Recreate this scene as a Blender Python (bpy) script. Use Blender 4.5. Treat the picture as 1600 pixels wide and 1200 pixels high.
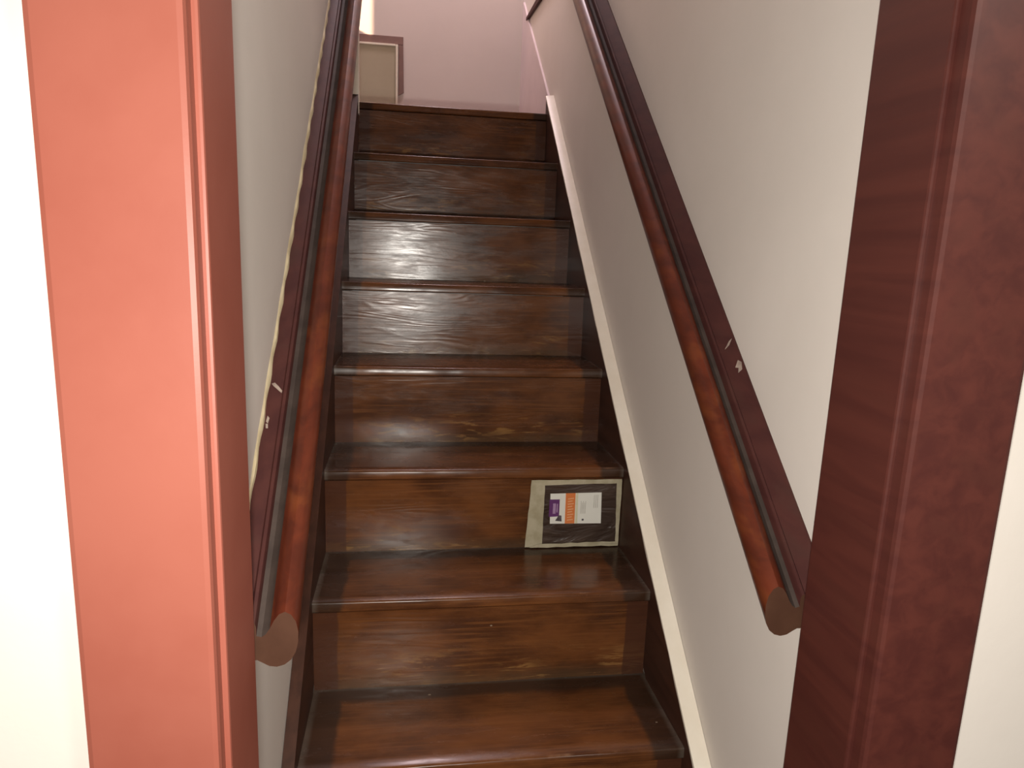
import bpy, bmesh, math, random
from mathutils import Matrix, Vector

for o in list(bpy.data.objects):
    bpy.data.objects.remove(o, do_unlink=True)
scene = bpy.context.scene
COL = scene.collection
rnd = random.Random(7)

# ------------------------------------------------------------------ camera
F_PX = 1102.62
CAM = Vector((0.18502, -1.10859, 0.91400))
YAW, PITCH, ROLL = -0.15016, 0.19305, 0.03795
fw = Vector((-math.sin(YAW) * math.cos(PITCH), math.cos(YAW) * math.cos(PITCH), -math.sin(PITCH)))
rt = Vector((math.cos(YAW), math.sin(YAW), 0))
up = rt.cross(fw)
r2 = math.cos(ROLL) * rt + math.sin(ROLL) * up
u2 = -math.sin(ROLL) * rt + math.cos(ROLL) * up
cd = bpy.data.cameras.new('camera')
cd.sensor_fit = 'HORIZONTAL'
cd.sensor_width = 36
cd.lens = F_PX / 1600 * 36
cd.clip_start = 0.02
cam = bpy.data.objects.new('camera', cd)
M = Matrix((r2, u2, -fw)).transposed().to_4x4()
M.translation = CAM
cam.matrix_world = M
COL.objects.link(cam)
scene.camera = cam

# ------------------------------------------------------------------ world and lights
w = bpy.data.worlds.new('world')
scene.world = w
w.use_nodes = True
w.node_tree.nodes['Background'].inputs[0].default_value = (1.0, 0.93, 0.84, 1)
w.node_tree.nodes['Background'].inputs[1].default_value = 0.14

def lamp(name, typ, loc, energy, color, target=None, **kw):
    l = bpy.data.lights.new(name, typ)
    l.energy = energy
    l.color = color
    for k, v in kw.items():
        setattr(l, k, v)
    o = bpy.data.objects.new(name, l)
    o.location = loc
    if target is not None:
        o.rotation_euler = (Vector(target) - Vector(loc)).to_track_quat('-Z', 'Y').to_euler()
    COL.objects.link(o)
    return o

# the phone's flash beside its lens
lamp('phone_flash', 'SPOT', CAM + Vector((-0.02, -0.01, -0.10)), 54, (1.0, 0.94, 0.86),
     target=CAM + fw * 2, spot_size=math.radians(120), spot_blend=0.5, shadow_soft_size=0.035)
# unseen lamp added behind and right of the camera to brighten the left wall
lamp('left_wall_fill', 'AREA', (1.35, -1.95, 1.96), 18, (1.0, 0.90, 0.80),
     target=(0.2, -0.2, 0.7), shape='DISK', size=0.5)
# ceiling light of the upper hall
lamp('hall_ceiling_light', 'AREA', (0.34, 2.05, 3.45), 20, (1.0, 0.80, 0.85),
     target=(0.34, 2.05, 1.4), shape='DISK', size=0.3)
# unseen warm spot added left of the landing to cast the back wall's glow
lamp('wall_glow_spot', 'SPOT', (-0.90, 1.51, 2.25), 260, (1.0, 0.70, 0.46),
     target=(-0.03, 2.42, 2.1), spot_size=math.radians(60), spot_blend=0.3, shadow_soft_size=0.06)

vs = scene.view_settings
vs.view_transform = 'Standard'
vs.look = 'None'
vs.exposure = 0.0
vs.gamma = 1.0
vs.use_curve_mapping = False

# ------------------------------------------------------------------ measures
W, RISE, RUN, OVER, TH = 0.7048, 0.2, 0.230036, 0.0077, 0.024
SL = RISE / RUN
WALL_L = -0.022
def wall_r(y): return 0.737 - 0.011 * y          # the old right wall runs slightly askew
def skirt_r(y): return wall_r(y) - 0.030
def skirt_l(y): return 0.003 * y
TOP = 7
LAND = TOP * RISE
BACK = 2.45
FLOOR = -0.4
CEIL = 3.6
DOOR0, DOOR1 = -0.43, -0.305                     # door jamb depth

# ------------------------------------------------------------------ material helpers
def newmat(name):
    m = bpy.data.materials.new(name)
    m.use_nodes = True
    nt = m.node_tree
    b = nt.nodes['Principled BSDF']
    return m, nt, b
def N(nt, t, **kw):
    n = nt.nodes.new(t)
    for k, v in kw.items():
        if k.startswith('i_'):
            n.inputs[int(k[2:])].default_value = v
        else:
            setattr(n, k, v)
    return n
def L(nt, a, b): nt.links.new(a, b)
def math_(nt, op, a, b=None, c=None, clamp=False):
    n = nt.nodes.new('ShaderNodeMath')
    n.operation = op
    n.use_clamp = clamp
    for i, v in enumerate((a, b, c)):
        if v is None: continue
        if isinstance(v, (int, float)): n.inputs[i].default_value = v
        else: L(nt, v, n.inputs[i])
    return n.outputs[0]
def step(nt, v, lo, hi):
    n = nt.nodes.new('ShaderNodeMapRange')
    n.interpolation_type = 'SMOOTHSTEP'
    L(nt, v, n.inputs[0])
    n.inputs[1].default_value = lo
    n.inputs[2].default_value = hi
    return n.outputs[0]
def mix(nt, fac, a, b, mode='MIX'):
    n = nt.nodes.new('ShaderNodeMix')
    n.data_type = 'RGBA'
    n.blend_type = mode
    for sock, v in ((n.inputs[0], fac), (n.inputs[6], a), (n.inputs[7], b)):
        if isinstance(v, (int, float)): sock.default_value = v
        elif isinstance(v, tuple): sock.default_value = (*v, 1) if len(v) == 3 else v
        else: L(nt, v, sock)
    return n.outputs[2]
def coords(nt, scale=(1, 1, 1), rot=(0, 0, 0), jitter=0.0):
    tc = N(nt, 'ShaderNodeTexCoord')
    src = tc.outputs['Object']
    if jitter:
        oi = N(nt, 'ShaderNodeObjectInfo')
        mul = math_(nt, 'MULTIPLY', oi.outputs['Random'], jitter)
        va = N(nt, 'ShaderNodeVectorMath', operation='ADD')
        cx = N(nt, 'ShaderNodeCombineXYZ')
        L(nt, mul, cx.inputs[0]); L(nt, mul, cx.inputs[1]); L(nt, mul, cx.inputs[2])
        L(nt, src, va.inputs[0]); L(nt, cx.outputs[0], va.inputs[1])
        src = va.outputs[0]
    mp = N(nt, 'ShaderNodeMapping')
    mp.inputs['Scale'].default_value = scale
    mp.inputs['Rotation'].default_value = rot
    L(nt, src, mp.inputs[0])
    return mp.outputs[0]
def noise(nt, vec, scale, detail=4, rough=0.55, dist=0.0):
    n = N(nt, 'ShaderNodeTexNoise')
    n.inputs['Scale'].default_value = scale
    n.inputs['Detail'].default_value = detail
    n.inputs['Roughness'].default_value = rough
    n.inputs['Distortion'].default_value = dist
    L(nt, vec, n.inputs['Vector'])
    return n.outputs[0]
def bump(nt, b, h, strength, dist=0.002):
    n = N(nt, 'ShaderNodeBump')
    n.inputs['Strength'].default_value = strength
    n.inputs['Distance'].default_value = dist
    L(nt, h, n.inputs['Height'])
    L(nt, n.outputs[0], b.inputs['Normal'])

def stair_wood(name, kind):
    """old varnished softwood; a runner once covered the middle, so the sides keep a darker coat"""
    m, nt, b = newmat(name)
    v = coords(nt, (1.3, 9, 9), jitter=23.0)
    fine = noise(nt, coords(nt, (3, 120, 120), jitter=11.0), 1.6, 6, 0.6, 0.3)
    fig = noise(nt, v, 1.35, 3, 0.45, 0.5)
    rings = math_(nt, 'SINE', math_(nt, 'MULTIPLY', fig, 95.0))
    rings01 = math_(nt, 'MULTIPLY_ADD', rings, 0.5, 0.5)
    blot = noise(nt, coords(nt, (3.5, 7, 7), jitter=37.0), 1.7, 5, 0.6)
    c = mix(nt, step(nt, blot, 0.30, 0.72), (0.060, 0.0215, 0.0090), (0.158, 0.056, 0.0175))
    c = mix(nt, math_(nt, 'MULTIPLY', rings01, 0.14), c, (0.050, 0.016, 0.006))
    c = mix(nt, math_(nt, 'MULTIPLY', step(nt, fine, 0.48, 0.68), 0.7), c, (0.165, 0.062, 0.020))
    tc = N(nt, 'ShaderNodeTexCoord')
    sp = N(nt, 'ShaderNodeSeparateXYZ')
    L(nt, tc.outputs['Object'], sp.inputs[0])
    wob = noise(nt, coords(nt, (14, 14, 14), jitter=5.0), 1.0, 3)
    wobn = math_(nt, 'MULTIPLY_ADD', wob, 0.02, -0.010)
    ax = math_(nt, 'ABSOLUTE', sp.outputs[0])
    if kind == 'riser':
        # bare golden scuffs in the lower half, grime along the foot
        lowz = math_(nt, 'SUBTRACT', 1.0, step(nt, sp.outputs[2], -0.075, 0.015))
        sc = noise(nt, coords(nt, (9, 60, 60), jitter=53.0), 1.3, 5, 0.62, 0.6)
        sm = noise(nt, coords(nt, (5, 9, 9), jitter=71.0), 1.5, 2)
        scm = math_(nt, 'MULTIPLY', math_(nt, 'MULTIPLY', step(nt, sc, 0.52, 0.62), step(nt, sm, 0.40, 0.60)), lowz)
        c = mix(nt, math_(nt, 'MULTIPLY', scm, 0.85), c, (0.30, 0.150, 0.048))
        foot = math_(nt, 'SUBTRACT', 1.0, step(nt, math_(nt, 'ADD', sp.outputs[2], math_(nt, 'MULTIPLY', wobn, 2.2)), -0.086, -0.045))
        c = mix(nt, math_(nt, 'MULTIPLY', foot, 0.45), c, (0.075, 0.052, 0.030))
        edge = step(nt, math_(nt, 'ADD', ax, math_(nt, 'MULTIPLY', wobn, 0.5)), 0.302, 0.306)
        c = mix(nt, math_(nt, 'MULTIPLY', edge, 0.80), c, (0.060, 0.0235, 0.0145))
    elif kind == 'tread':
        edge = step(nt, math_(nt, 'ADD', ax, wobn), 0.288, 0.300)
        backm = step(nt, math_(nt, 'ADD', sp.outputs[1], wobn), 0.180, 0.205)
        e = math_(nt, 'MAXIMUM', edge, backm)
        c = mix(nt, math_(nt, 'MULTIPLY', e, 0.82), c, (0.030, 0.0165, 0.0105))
        # dusty line in the corner where the broom never reaches
        dust = math_(nt, 'MAXIMUM', step(nt, ax, 0.338, 0.350), step(nt, sp.outputs[1], 0.228, 0.236))
        c = mix(nt, math_(nt, 'MULTIPLY', dust, math_(nt, 'MULTIPLY_ADD', wob, 0.8, -0.08)), c, (0.16, 0.14, 0.115))
        # worn arris at the nosing
        wearn = math_(nt, 'SUBTRACT', 1.0, step(nt, math_(nt, 'ABSOLUTE', math_(nt, 'SUBTRACT', sp.outputs[1], 0.0045)), 0.001, 0.004))
        wl = noise(nt, coords(nt, (11, 3, 3), jitter=3.0), 1.5, 4)
        ontop = step(nt, sp.outputs[2], -0.006, -0.002)
        c = mix(nt, math_(nt, 'MULTIPLY', math_(nt, 'MULTIPLY', wearn, ontop), math_(nt, 'MULTIPLY', step(nt, wl, 0.50, 0.72), 0.6)), c, (0.26, 0.14, 0.08))
    # stray drops of wall paint
    vo = N(nt, 'ShaderNodeTexVoronoi')
    vo.inputs['Scale'].default_value = 9.0
    L(nt, coords(nt, (1, 1.6, 1.6), jitter=91.0), vo.inputs['Vector'])
    sepc = N(nt, 'ShaderNodeSeparateColor')
    L(nt, vo.outputs['Color'], sepc.inputs[0])
    drop = math_(nt, 'MULTIPLY', math_(nt, 'LESS_THAN', vo.outputs['Distance'], 0.030), math_(nt, 'GREATER_THAN', sepc.outputs[0], 0.72))
    c = mix(nt, math_(nt, 'MULTIPLY', drop, 0.6), c, (0.42, 0.33, 0.24))
    L(nt, c, b.inputs['Base Color'])
    worn = noise(nt, coords(nt, (4, 16, 16), jitter=61.0), 1.8, 6, 0.65, 0.3)
    rr = math_(nt, 'MULTIPLY_ADD', step(nt, worn, 0.38, 0.66), 0.12, 0.185)
    L(nt, rr, b.inputs['Roughness'])
    b.inputs['Specular IOR Level'].default_value = 0.36
    h = math_(nt, 'ADD', math_(nt, 'MULTIPLY', math_(nt, 'MULTIPLY', rings01, step(nt, blot, 0.35, 0.65)), 0.6), math_(nt, 'MULTIPLY', fine, 0.5))
    bump(nt, b, h, 0.20 if kind == 'riser' else 0.07, 0.0013)
    return m

def rail_wood(name, c0, c1, c2, rough=0.34, spec=0.5):
    """red mahogany varnish; grain runs up the slope"""
    m, nt, b = newmat(name)
    a = math.atan(SL)
    v = coords(nt, (30, 2.2, 30), rot=(-a, 0, 0))
    g = noise(nt, v, 1.2, 5, 0.55, 0.4)
    s = noise(nt, coords(nt, (20, 4, 20), rot=(-a, 0, 0)), 1.1, 4, 0.55)
    c = mix(nt, step(nt, g, 0.3, 0.7), c0, c1)
    c = mix(nt, math_(nt, 'MULTIPLY', step(nt, s, 0.52, 0.70), 0.7), c, c2)
    L(nt, c, b.inputs['Base Color'])
    b.inputs['Roughness'].default_value = rough
    b.inputs['Specular IOR Level'].default_value = spec
    bump(nt, b, g, 0.12, 0.001)
    return m

def paint(name, c0, c1, rough=0.6, sc=2.0, bs=0.15, spec=0.3):
    m, nt, b = newmat(name)
    n1 = noise(nt, coords(nt), sc, 5, 0.6)
    L(nt, mix(nt, step(nt, n1, 0.3, 0.7), c0, c1), b.inputs['Base Color'])
    b.inputs['Roughness'].default_value = rough
    b.inputs['Specular IOR Level'].default_value = spec
    n2 = noise(nt, coords(nt), 55, 4, 0.6)
    n3 = noise(nt, coords(nt), 6, 2, 0.5)
    bump(nt, b, math_(nt, 'ADD', n2, math_(nt, 'MULTIPLY', n3, 3.0)), bs, 0.0012)
    return m

MAT = dict(
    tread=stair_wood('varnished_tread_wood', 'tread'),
    riser=stair_wood('varnished_riser_wood', 'riser'),
    skirt=rail_wood('varnished_skirt_wood', (0.040, 0.0165, 0.0105), (0.062, 0.025, 0.015), (0.07, 0.028, 0.016), 0.45, 0.2),
    grip=rail_wood('mahogany_rail', (0.072, 0.0155, 0.008), (0.125, 0.026, 0.011), (0.17, 0.045, 0.014), 0.36, 0.28),
    backing=rail_wood('maroon_backing', (0.050, 0.0150, 0.0135), (0.070, 0.022, 0.018), (0.06, 0.024, 0.019), 0.6, 0.2),
    endgrain=paint('brown_end_grain', (0.062, 0.027, 0.0155), (0.080, 0.036, 0.021), 0.5, 18),
    wall=paint('cream_wall_paint', (0.69, 0.645, 0.59), (0.75, 0.705, 0.65), 0.5, 1.6, 0.18),
    pink=paint('pinkish_wall_paint', (0.64, 0.565, 0.53), (0.68, 0.60, 0.565), 0.55, 1.6, 0.18),
    white=paint('cream_gloss_paint', (0.78, 0.72, 0.60), (0.84, 0.79, 0.68), 0.35, 9),
    lilac=paint('off_white_gloss_paint', (0.68, 0.58, 0.60), (0.74, 0.63, 0.65), 0.4, 5),
    panel=paint('putty_panel_paint', (0.42, 0.37, 0.27), (0.47, 0.42, 0.31), 0.5, 4),
    edging=paint('brown_edging', (0.20, 0.12, 0.105), (0.25, 0.15, 0.13), 0.6, 14),
    redjamb=paint('red_brown_jamb_paint', (0.27, 0.075, 0.050), (0.31, 0.096, 0.066), 0.45, 3, 0.1),
    darkjamb=rail_wood('dark_jamb_wood', (0.060, 0.014, 0.011), (0.085, 0.021, 0.015), (0.075, 0.02, 0.014), 0.45),
    tape=paint('cream_masking_tape', (0.36, 0.315, 0.205), (0.47, 0.42, 0.30), 0.6, 30, 0.4),
    plastic=None, ceil=paint('ceiling_paint', (0.7, 0.66, 0.62), (0.74, 0.70, 0.66), 0.7),
    groove=paint('dusty_groove_wood', (0.040, 0.028, 0.023), (0.062, 0.044, 0.036), 0.7, 25),
    bead=paint('old_cream_paint_bead', (0.50, 0.42, 0.26), (0.62, 0.54, 0.36), 0.4, 22, 0.3),
    s_white=paint('sticker_white', (0.74, 0.73, 0.66), (0.80, 0.79, 0.72), 0.4, 5, 0.02),
    s_orange=paint('sticker_orange', (0.66, 0.19, 0.055), (0.70, 0.22, 0.07), 0.4, 5, 0.02),
    s_purple=paint('sticker_purple', (0.115, 0.035, 0.135), (0.14, 0.045, 0.16), 0.4, 5, 0.02),
    s_lilac=paint('sticker_lilac', (0.34, 0.20, 0.36), (0.40, 0.26, 0.42), 0.4, 60, 0.02),
    s_grey=paint('sticker_grey', (0.50, 0.48, 0.43), (0.56, 0.54, 0.49), 0.4, 60, 0.02),
    s_dark=paint('sticker_dark', (0.06, 0.05, 0.055), (0.16, 0.13, 0.14), 0.4, 90, 0.02),
    s_peach=paint('sticker_peach', (0.78, 0.40, 0.20), (0.80, 0.45, 0.25), 0.4, 60, 0.02),
    s_cream=paint('sticker_pale_green', (0.62, 0.60, 0.42), (0.68, 0.66, 0.48), 0.4, 60, 0.02),
    chip=paint('paint_chip', (0.20, 0.15, 0.125), (0.36, 0.29, 0.24), 0.5, 60, 0.1),
    floorwood=stair_wood('varnished_floor_wood', 'plain'),
)
m, nt, b = newmat('dark_plastic_sheet')
wr = noise(nt, coords(nt, (6, 6, 16)), 1.6, 3, 0.5, 0.8)
L(nt, mix(nt, step(nt, wr, 0.35, 0.7), (0.045, 0.028, 0.021), (0.075, 0.050, 0.038)), b.inputs['Base Color'])
b.inputs['Roughness'].default_value = 0.28
bump(nt, b, wr, 1.0, 0.012)
MAT['plastic'] = m

# ------------------------------------------------------------------ mesh helpers
def link(name, me, mat, parent=None, loc=(0, 0, 0)):
    o = bpy.data.objects.new(name, me)
    if mat is not None:
        me.materials.append(MAT[mat])
    o.location = loc
    o.parent = parent
    COL.objects.link(o)
    return o
def from_bm(name, bm, mat, parent=None, loc=(0, 0, 0), smooth=False):
    bmesh.ops.recalc_face_normals(bm, faces=bm.faces[:])
    me = bpy.data.meshes.new(name)
    bm.to_mesh(me)
    bm.free()
    if smooth:
        for p in me.polygons: p.use_smooth = True
        try: me.set_sharp_from_angle(angle=math.radians(38))
        except Exception: pass
    return link(name, me, mat, parent, loc)
def hexa(name, c, mat, parent=None, bev=0.0, loc=(0, 0, 0)):
    """eight corners: bottom ring (4) then top ring (4)"""
    bm = bmesh.new()
    vs_ = [bm.verts.new(p) for p in c]
    for f in ((0, 1, 2, 3), (4, 5, 6, 7), (0, 1, 5, 4), (1, 2, 6, 5), (2, 3, 7, 6), (3, 0, 4, 7)):
        bm.faces.new([vs_[i] for i in f])
    if bev:
        bmesh.ops.bevel(bm, geom=bm.edges[:], offset=bev, segments=2, affect='EDGES', profile=0.6)
    return from_bm(name, bm, mat, parent, loc)
def box(name, a, bb, mat, parent=None, bev=0.0, loc=(0, 0, 0)):
    (x0, y0, z0), (x1, y1, z1) = a, bb
    return hexa(name, [(x0, y0, z0), (x1, y0, z0), (x1, y1, z0), (x0, y1, z0),
                       (x0, y0, z1), (x1, y0, z1), (x1, y1, z1), (x0, y1, z1)], mat, parent, bev, loc)
def loft(name, rings, mat, parent=None, closed=True, capmat=None, smooth=True, loc=(0, 0, 0), seg=None):
    """rings: lists of points, all of the same length, skinned in order and capped"""
    bm = bmesh.new()
    R = [[bm.verts.new(p) for p in r] for r in rings]
    n = len(rings[0])
    for a, bb in zip(R[:-1], R[1:]):
        for i in range(n if closed else n - 1):
            j = (i + 1) % n
            f = bm.faces.new([a[i], a[j], bb[j], bb[i]])
            if seg and i in seg[0]: f.material_index = 2
    caps = [bm.faces.new(R[0]), bm.faces.new(R[-1])]
    if capmat:
        for f in caps: f.material_index = 1
    o = from_bm(name, bm, mat, parent, loc, smooth)
    if capmat: o.data.materials.append(MAT[capmat])
    if seg: o.data.materials.append(MAT[seg[1]])
    return o
def tag(o, label, cat, group=None):
    o['label'] = label
    o['category'] = cat
    if group: o['group'] = group
    return o
def struct(o, label=None):
    o['kind'] = 'structure'
    if label: o['label'] = label
    return o
def empty(name, loc):
    o = bpy.data.objects.new(name, None)
    o.location = loc
    o.empty_display_size = 0.1
    COL.objects.link(o)
    return o
def under(o, parent):
    """parent a world-placed object without moving it"""
    o.parent = parent
    o.matrix_parent_inverse = Matrix.Translation(-Vector(parent.location))
    return o

# ------------------------------------------------------------------ the setting
T = 0.10
# left wall: stair side up to the landing, then an unseen thin wall, its gap shaped to cut the spot's glow
struct(box('wall_left', (WALL_L - T, DOOR1, FLOOR), (WALL_L, 1.62, CEIL), 'wall'), 'cream painted wall along the left of the stairs')
struct(box('wall_landing_left', (-0.12, 1.62, LAND - 0.2), (-0.10, 2.315, CEIL), 'wall'), 'wall left of the upper landing')
struct(box('wall_glow_sill', (-0.12, 2.315, LAND - 0.2), (-0.10, BACK, 1.885), 'wall'), 'low unseen wall added to trim the foot of the glow')  # unseen sill, added to end the glow above the panel
struct(hexa('wall_right', [(wall_r(DOOR1), DOOR1, FLOOR), (0.90, DOOR1, FLOOR), (0.90, BACK, FLOOR), (wall_r(BACK), BACK, FLOOR),
                           (wall_r(DOOR1), DOOR1, CEIL), (0.90, DOOR1, CEIL), (0.90, BACK, CEIL), (wall_r(BACK), BACK, CEIL)], 'wall'),
       'cream painted wall along the right of the stairs')
struct(box('wall_back', (-1.6, BACK, LAND - 0.3), (0.90, BACK + T, CEIL), 'pink'), 'pinkish painted wall at the back of the landing')
struct(box('ceiling', (-1.6, DOOR1, CEIL), (0.90, BACK + T, CEIL + 0.05), 'ceil'))
# wall of the lower room around the stair door
struct(box('wall_front', (-2.2, DOOR0 + 0.012, FLOOR), (-0.032, DOOR1 - 0.001, CEIL), 'wall'), 'lower room wall left of the stair door')
struct(box('wall_front_right', (0.752, DOOR0 + 0.012, FLOOR), (2.9, DOOR1 - 0.001, CEIL), 'wall'), 'lower room wall right of the stair door')
struct(box('wall_front_top', (-0.032, DOOR0 + 0.012, 1.72), (0.752, DOOR1 - 0.001, CEIL), 'wall'), 'lower room wall above the stair door')
floor_ = struct(box('floor', (-2.2, -3.2, FLOOR - 0.1), (2.9, -0.22, FLOOR - 0.012), 'floorwood'))
for i in range(9):
    y0 = -1.42 + i * 0.133
    under(box('plank', (-2.2, y0 + 0.001, FLOOR - 0.02), (2.9, y0 + 0.132, FLOOR), 'floorwood', None, 0.002), floor_)

# door frame at the foot of the stairs
JL, JR = 0.0075, 0.7115
door = empty('door_1', (0.36, -0.37, FLOOR))
struct(door, 'red-brown door frame at the foot of the stairs')
def part(o, label=None):
    under(o, door)
    if label: o['label'] = label
    return o
part(box('jamb', (JL - 0.026, DOOR0, FLOOR), (JL, DOOR1, 1.72), 'redjamb', None, 0.003), 'red painted left jamb')
part(box('jamb', (JR, DOOR0, FLOOR), (JR + 0.026, DOOR1, 1.72), 'darkjamb', None, 0.003), 'dark wooden right jamb')
part(box('head_jamb', (JL - 0.026, DOOR0, 1.70), (JR + 0.026, DOOR1, 1.725), 'redjamb', None, 0.003))
part(box('casing', (JL - 0.13, DOOR0 - 0.02, FLOOR), (JL - 0.006, DOOR0 + 0.011, 1.82), 'redjamb', None, 0.006))
part(box('casing', (JR + 0.006, DOOR0 - 0.02, FLOOR), (JR + 0.13, DOOR0 + 0.011, 1.82), 'darkjamb', None, 0.006))
part(box('casing', (JL - 0.13, DOOR0 - 0.022, 1.706), (JR + 0.13, DOOR0 + 0.011, 1.83), 'redjamb', None, 0.006))

# landing floor behind the top nosing
lf = struct(box('floor_landing', (-0.10, 1.646, LAND - 0.15), (wall_r(BACK), BACK, LAND - 0.02), 'floorwood'), 'dark wooden floor of the upper landing')
for i in range(6):
    y0 = 1.646 + i * 0.134
    under(box('plank', (-0.10, y0, LAND - 0.022), (wall_r(y0 + 0.134) - 0.001, min(y0 + 0.133, BACK), LAND), 'floorwood', None, 0.0015), lf)

# ------------------------------------------------------------------ the staircase
stairs = tag(empty('staircase', (0.352, -0.25, FLOOR)),
             'steep worn dark brown wooden staircase between the two handrails', 'staircase')
def tread(k):
    """board with a rounded, slightly worn nosing; origin at the nosing's top, mid width"""
    y0, z0 = k * RUN, k * RISE
    dep = RUN + OVER + 0.012
    if k == TOP: dep = 1.644 - y0
    xl, xr = skirt_l(y0), skirt_r(y0) + 0.001
    xc = (xl + xr) / 2
    n = 40
    rings = []
    ph = [rnd.uniform(0, 6.28) for _ in range(6)]
    for i in range(n + 1):
        u = i / n
        x = xl + (xr - xl) * u - xc
        wv = sum(math.sin(u * f + p) for f, p in zip((5, 11, 23, 37, 51, 71), ph)) / 6
        j = 0.0009 * wv + rnd.uniform(-0.00012, 0.00012)
        d = 0.0015 * math.sin(math.pi * u) * (0.6 + 0.4 * math.sin(ph[0]))      # dished by feet
        r = 0.0045
        rings.append([(x, dep, 0), (x, 0.10, -d * 0.6), (x, 0.03, -d), (x, r + j, -d * 1.2),
                      (x, 0.0016 + j, -0.0016 - d), (x, 0 + j, -r - d), (x, 0 + j, -TH + 0.003),
                      (x, 0.0025 + j, -TH), (x, OVER + 0.02, -TH), (x, dep, -TH)])
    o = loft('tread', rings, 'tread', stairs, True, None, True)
    o.location = Vector((xc, y0, z0)) - stairs.location
    return o
def riser(k):
    """vertical board under nosing k"""
    y = k * RUN + OVER
    zb, zt = (k - 1) * RISE, k * RISE - TH - 0.0022
    if k == -1: zb = FLOOR
    xl, xr = skirt_l(y), skirt_r(y) + 0.001
    xc, zc = (xl + xr) / 2, (zb + zt) / 2
    bm = bmesh.new()
    nx, nz = 24, 4
    g = {}
    p1 = rnd.uniform(0, 6)
    tilt = {4: 0.0075, 3: 0.003, 5: 0.001}.get(k, 0.0)       # leaned out at the foot to place the flash glare
    for i in range(nx + 1):
        for j in range(nz + 1):
            u, v = i / nx, j / nz
            bow = 0.0012 * math.sin(u * 3.1 + p1) * math.sin(math.pi * v) - tilt * (1 - v)
            g[i, j] = bm.verts.new((xl + (xr - xl) * u - xc, bow, zb + (zt - zb) * v - zc))
    for i in range(nx):
        for j in range(nz):
            bm.faces.new([g[i, j], g[i + 1, j], g[i + 1, j + 1], g[i, j + 1]])
    geom = bmesh.ops.extrude_face_region(bm, geom=bm.faces[:])
    for v in geom['geom']:
        if isinstance(v, bmesh.types.BMVert): v.co.y = 0.011
    o = from_bm('riser', bm, 'riser', stairs, (0, 0, 0), True)
    o.location = Vector((xc, y, zc)) - stairs.location
    return o
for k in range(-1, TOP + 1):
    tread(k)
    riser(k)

def skirt(side):
    f = skirt_l if side < 0 else skirt_r
    wl = (lambda y: WALL_L) if side < 0 else wall_r
    H = 0.040
    y0, y1 = DOOR1 + 0.002, (TOP * RUN - 0.025 if side < 0 else TOP * RUN + 0.03)
    outline = [(y0, max(FLOOR, SL * y0 - 0.33)), (y0, SL * y0 + H)]
    n = 30
    for i in range(1, n + 1):
        y = y0 + (y1 - y0) * i / n
        outline.append((y, SL * y + H))
    outline += [(y1, SL * y1 - 0.33)]
    inner = [(f(y), y, z) for y, z in outline]
    outer = [(wl(y) - side * 0.0008, y, z) for y, z in outline]
    o = under(loft('skirt_board', [inner, outer], 'skirt', None, True, None, False), stairs)
    return o, y0, y1, H
skirt(-1)
o, y0, y1, H = skirt(1)
# the cream paint along the top of the right-hand skirt board, brushed unevenly over its arris
rings = []
n = 90
for i in range(n + 1):
    y = y0 + (y1 - y0) * i / n
    z = SL * y + H
    e = 0.0035 + 0.0028 * math.sin(i * 0.9) * math.sin(i * 0.37 + 1) + rnd.uniform(-0.0012, 0.0012)
    a, bq = skirt_r(y) - 0.0015, wall_r(y) - 0.0008
    rings.append([(a, y, z - 0.002 - e), (a, y, z + 0.001), (a + 0.003, y, z + 0.003), (bq, y, z + 0.006), (bq, y, z - 0.002), (a + 0.002, y, z - 0.003 - e)])
pe = under(loft('painted_edge', rings, 'white', None, True, None, True), stairs)
pe['label'] = 'cream painted top edge of the right skirt board'

# ------------------------------------------------------------------ white boards on the landing
yy = [(1.644, LAND + 0.001), (1.644, 1.424), (2.277, 1.922), (2.41, 2.027), (2.41, LAND + 0.001)]
o = loft('skirt_gusset', [[(wall_r(y) - 0.008, y, z) for y, z in yy], [(wall_r(y), y, z) for y, z in yy]], 'lilac', None, True, None, False)
tag(o, 'pale triangular board rising against the right wall of the landing', 'board')
struct(box('trim_1', (WALL_L, 1.587, LAND - 0.045), (0.007, 1.620, CEIL), 'white', None, 0.002), 'white corner trim left of the top step')

ap = tag(empty('painted_panel', (0.01, BACK, LAND)), 'low putty coloured panel with brown edging on the landing wall', 'panel')
Y = BACK
under(box('board', (-0.10, Y - 0.012, LAND + 0.001), (0.120, Y, 1.800), 'panel', None, 0.002), ap)
under(box('lip', (0.119, Y - 0.020, LAND + 0.001), (0.129, Y, 1.806), 'white', None, 0.002), ap)
under(box('lip', (-0.10, Y - 0.020, 1.798), (0.118, Y, 1.807), 'white', None, 0.002), ap)
under(box('edging', (-0.10, Y - 0.008, 1.808), (0.153, Y, 1.843), 'edging', None, 0.002), ap)['label'] = 'brown top edging'
under(hexa('edging', [(0.131, Y - 0.008, 1.585), (0.157, Y - 0.008, 1.600), (0.157, Y, 1.600), (0.131, Y, 1.585),
                      (0.131, Y - 0.008, 1.807), (0.153, Y - 0.008, 1.807), (0.153, Y, 1.807), (0.131, Y, 1.807)], 'edging', None, 0.001), ap)['label'] = 'brown side edging'

o = hexa('wooden_strip', [(wall_r(1.7) - 0.014, 1.7, 1.888), (wall_r(1.7), 1.7, 1.888), (wall_r(2.29), 2.29, 1.912), (wall_r(2.29) - 0.012, 2.29, 1.912),
                        (wall_r(1.7) - 0.014, 1.7, 1.925), (wall_r(1.7), 1.7, 1.925), (wall_r(2.29), 2.29, 1.926), (wall_r(2.29) - 0.012, 2.29, 1.926)], 'backing', None, 0.002)
tag(o, 'thin dark wooden strip high on the right wall of the landing', 'trim')

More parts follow.
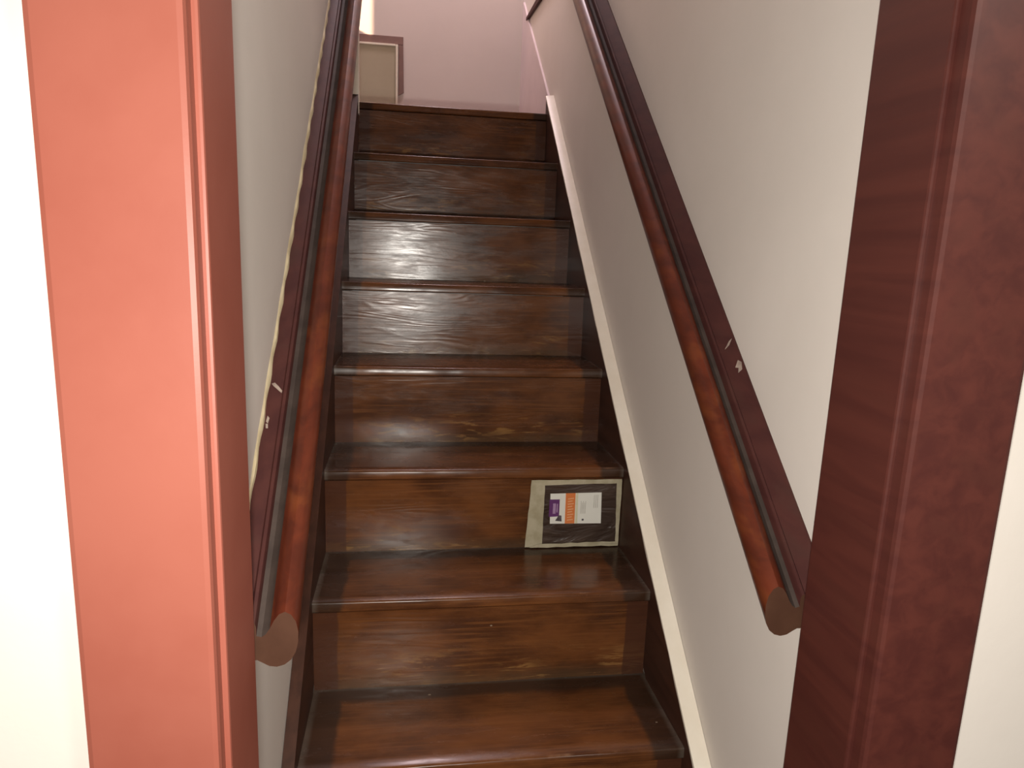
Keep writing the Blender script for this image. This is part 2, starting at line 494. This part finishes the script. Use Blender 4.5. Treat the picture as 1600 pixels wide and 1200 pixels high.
# ------------------------------------------------------------------ handrails
# section: d = distance from the wall, z at the lower end (y = -0.30); measured in a vertical plane
GRIP = [(.030, .442), (.036, .4405), (.041, .444), (.046, .4515), (.051, .4615), (.057, .4695), (.064, .4725), (.071, .4685),
        (.0765, .459), (.079, .446), (.0785, .432), (.0755, .419), (.070, .409), (.062, .4025), (.053, .400), (.044, .4015),
        (.036, .4065), (.030, .410)]
def handrail(side, dz, ft, y1, label):
    wl = (lambda y: WALL_L) if side < 0 else wall_r
    y0 = -0.300
    h = tag(empty('handrail', (wl(y0), y0, 0.40 + dz)), label, 'handrail', None)
    def sect(prof):
        n = 12
        out = []
        for i in range(n + 1):
            y = y0 + (y1 - y0) * i / n
            out.append([(wl(y) - side * d, y, z + dz + SL * (y - y0)) for d, z in prof])
        return out
    g = under(loft('grip_rail', sect(GRIP), 'grip', None, True, 'endgrain', True, (0, 0, 0), (range(0, 3), 'groove')), h)
    BACKP = [(0, .410), (0, ft), (.003, ft + .001), (.022, .456), (.0245, .4595), (.0285, .4585), (.030, .454), (.030, .410)]
    under(loft('backing_board', sect(BACKP), 'backing', None, True, 'endgrain', True), h)['label'] = 'flat maroon board against the wall'
    return h, y0, y1
hl, y0, y1 = handrail(-1, 0.0, 0.463, 1.60, 'worn reddish wooden handrail on the left wall, by the red jamb')
hr, _, _ = handrail(1, 0.010, 0.486, 1.60, 'worn reddish wooden handrail on the right wall, above the cream skirt edge')
# old paint along the top of the left rail's backing board
rings = []
n = 150
for i in range(n + 1):
    y = y0 + 0.02 + (y1 - y0 - 0.02) * i / n
    z = 0.463 + SL * (y - y0)
    e = 0.013 + 0.004 * math.sin(i * 0.55) * math.sin(i * 0.21) + rnd.uniform(-0.0012, 0.0012)
    t = 0.0035 + 0.001 * math.sin(i * 1.3)
    rings.append([(WALL_L, y, z - 0.001), (WALL_L + t, y, z), (WALL_L + t * .8, y, z + e * 0.7), (WALL_L, y, z + e)])
under(loft('paint_bead', rings, 'bead', None, True, None, True), hl)['label'] = 'uneven line of old cream paint'
# paint chips on the rails: slivers lying on the flat of the backing board
def chip(parent, side, ft, dz, pts):
    """pts: outline as (y, d)"""
    def P(y, d, lift):
        wl = WALL_L if side < 0 else wall_r(y)
        z = ft + 0.001 + (0.456 - ft - 0.001) * max(0.0, (d - 0.003) / 0.019) + dz + SL * (y + 0.3)
        return (wl - side * d, y, z + lift)
    under(loft('paint_chip', [[P(y, d, -0.0005) for y, d in pts], [P(y, d, 0.0007) for y, d in pts]], 'chip', None, True, None, False), parent)
chip(hl, -1, 0.463, 0, [(-.030, .006), (-.027, .010), (-.030, .016), (-.034, .0215), (-.037, .021), (-.034, .014), (-.032, .009)])
chip(hl, -1, 0.463, 0, [(-.082, .006), (-.074, .007), (-.076, .010), (-.083, .009)])
chip(hl, -1, 0.463, 0, [(-.090, .007), (-.085, .006), (-.084, .009), (-.089, .010)])
chip(hr, 1, 0.486, 0.010, [(-.028, .006), (-.020, .004), (-.012, .007), (-.016, .012), (-.021, .009), (-.026, .011)])
chip(hr, 1, 0.486, 0.010, [(.018, .010), (.021, .005), (.0225, .009), (.020, .016)])

# ------------------------------------------------------------------ taped panel on the riser
RY = 2 * RUN + OVER - 0.0013
tp = tag(empty('taped_patch', (0.59, RY, 0.20)), 'dark plastic patch framed in cream masking tape on a lower riser', 'patch')
def slab(name, quad, y, t, mat, parent, jag=0.0, seg=10):
    """thin sheet; quad = corners (x, z) counter-clockwise; the edges wander a little"""
    pts = []
    for a, bq in zip(quad, quad[1:] + quad[:1]):
        for i in range(seg if jag else 1):
            u = i / (seg if jag else 1)
            jx, jz = (rnd.uniform(-jag, jag), rnd.uniform(-jag, jag)) if u > 0 else (0, 0)
            pts.append((a[0] + (bq[0] - a[0]) * u + jx, a[1] + (bq[1] - a[1]) * u + jz))
    o = loft(name, [[(x, y - t, z) for x, z in pts], [(x, y, z) for x, z in pts]], mat, None, True, None, False)
    if parent is not None: under(o, parent)
    return o
slab('plastic_sheet', [(.503, .205), (.699, .206), (.693, .367), (.503, .364)], RY - 0.0008, 0.0035, 'plastic', tp)['label'] = 'dark crinkled plastic'
Yt = RY - 0.0046
slab('tape_strip', [(.4685, .2025), (.5105, .2045), (.5110, .3590), (.4785, .3722)], Yt, 0.0010, 'tape', tp, 0.0007)
slab('tape_strip', [(.4790, .3590), (.6940, .3625), (.7000, .3725), (.4785, .3722)], Yt - 0.0012, 0.0010, 'tape', tp, 0.0007)
slab('tape_strip', [(.6930, .2035), (.7000, .2035), (.6995, .3700), (.6865, .3690)], Yt - 0.0024, 0.0010, 'tape', tp, 0.0007)
slab('tape_strip', [(.4800, .2028), (.6990, .2028), (.6985, .2140), (.4990, .2115)], Yt - 0.0036, 0.0010, 'tape', tp, 0.0012)
Ys = RY - 0.0045
st = slab('sticker', [(.5275, .2615), (.6540, .2600), (.6512, .3390), (.5255, .3375)], Ys, 0.0006, 's_white', tp)
st['label'] = 'white, orange and purple label'
def mark(name, q, mat, lift, jag=0.0):
    o = slab(name, q, Ys - 0.0006 - lift, 0.0003, mat, None, jag)
    o.parent = st
    o.matrix_parent_inverse = (Matrix.Translation(tp.location) @ Matrix.Translation(-Vector(tp.location))).inverted()
    return o
mark('purple_block', [(.5240, .2790), (.5490, .2800), (.5490, .3230), (.5240, .3230)], 's_purple', 0)
mark('printed_lines', [(.5330, .2870), (.5400, .2870), (.5400, .3130), (.5330, .3130)], 's_lilac', .0004)
mark('printed_lines', [(.5420, .2900), (.5450, .2900), (.5450, .3120), (.5420, .3120)], 's_lilac', .0004)
mark('orange_band', [(.5640, .2613), (.5880, .2611), (.5870, .3383), (.5630, .3381)], 's_orange', 0)
mark('pale_band', [(.5895, .2611), (.5950, .2610), (.5935, .3384), (.5880, .3383)], 's_cream', 0)
for i in range(9):
    z = .2690 + i * .0067
    s = 0.0016 * (-1) ** i
    mark('lettering', [(.5690, z), (.5820 + s, z + .0018), (.5820 + s, z + .0038), (.5690, z + .0022)], 's_peach', .0004)
mark('printed_picture', [(.5400, .2690), (.5560, .2670), (.5550, .2820), (.5480, .2830)], 's_dark', .0004)
for i in range(5):
    x = .6010 + i * .0028
    mark('printed_lines', [(x, .2860), (x + .0016, .2860), (x + .0016, .3180 - .004 * (i % 2)), (x, .3180 - .004 * (i % 2))], 's_grey', 0)
mark('printed_mark', [(.6055, .2680), (.6105, .2680), (.6105, .2725), (.6055, .2725)], 's_dark', 0)
for i in range(3):
    x = .6330 + i * .0042
    mark('printed_lines', [(x, .3000), (x + .0020, .3000), (x + .0018, .3330), (x, .3330)], 's_grey', 0)
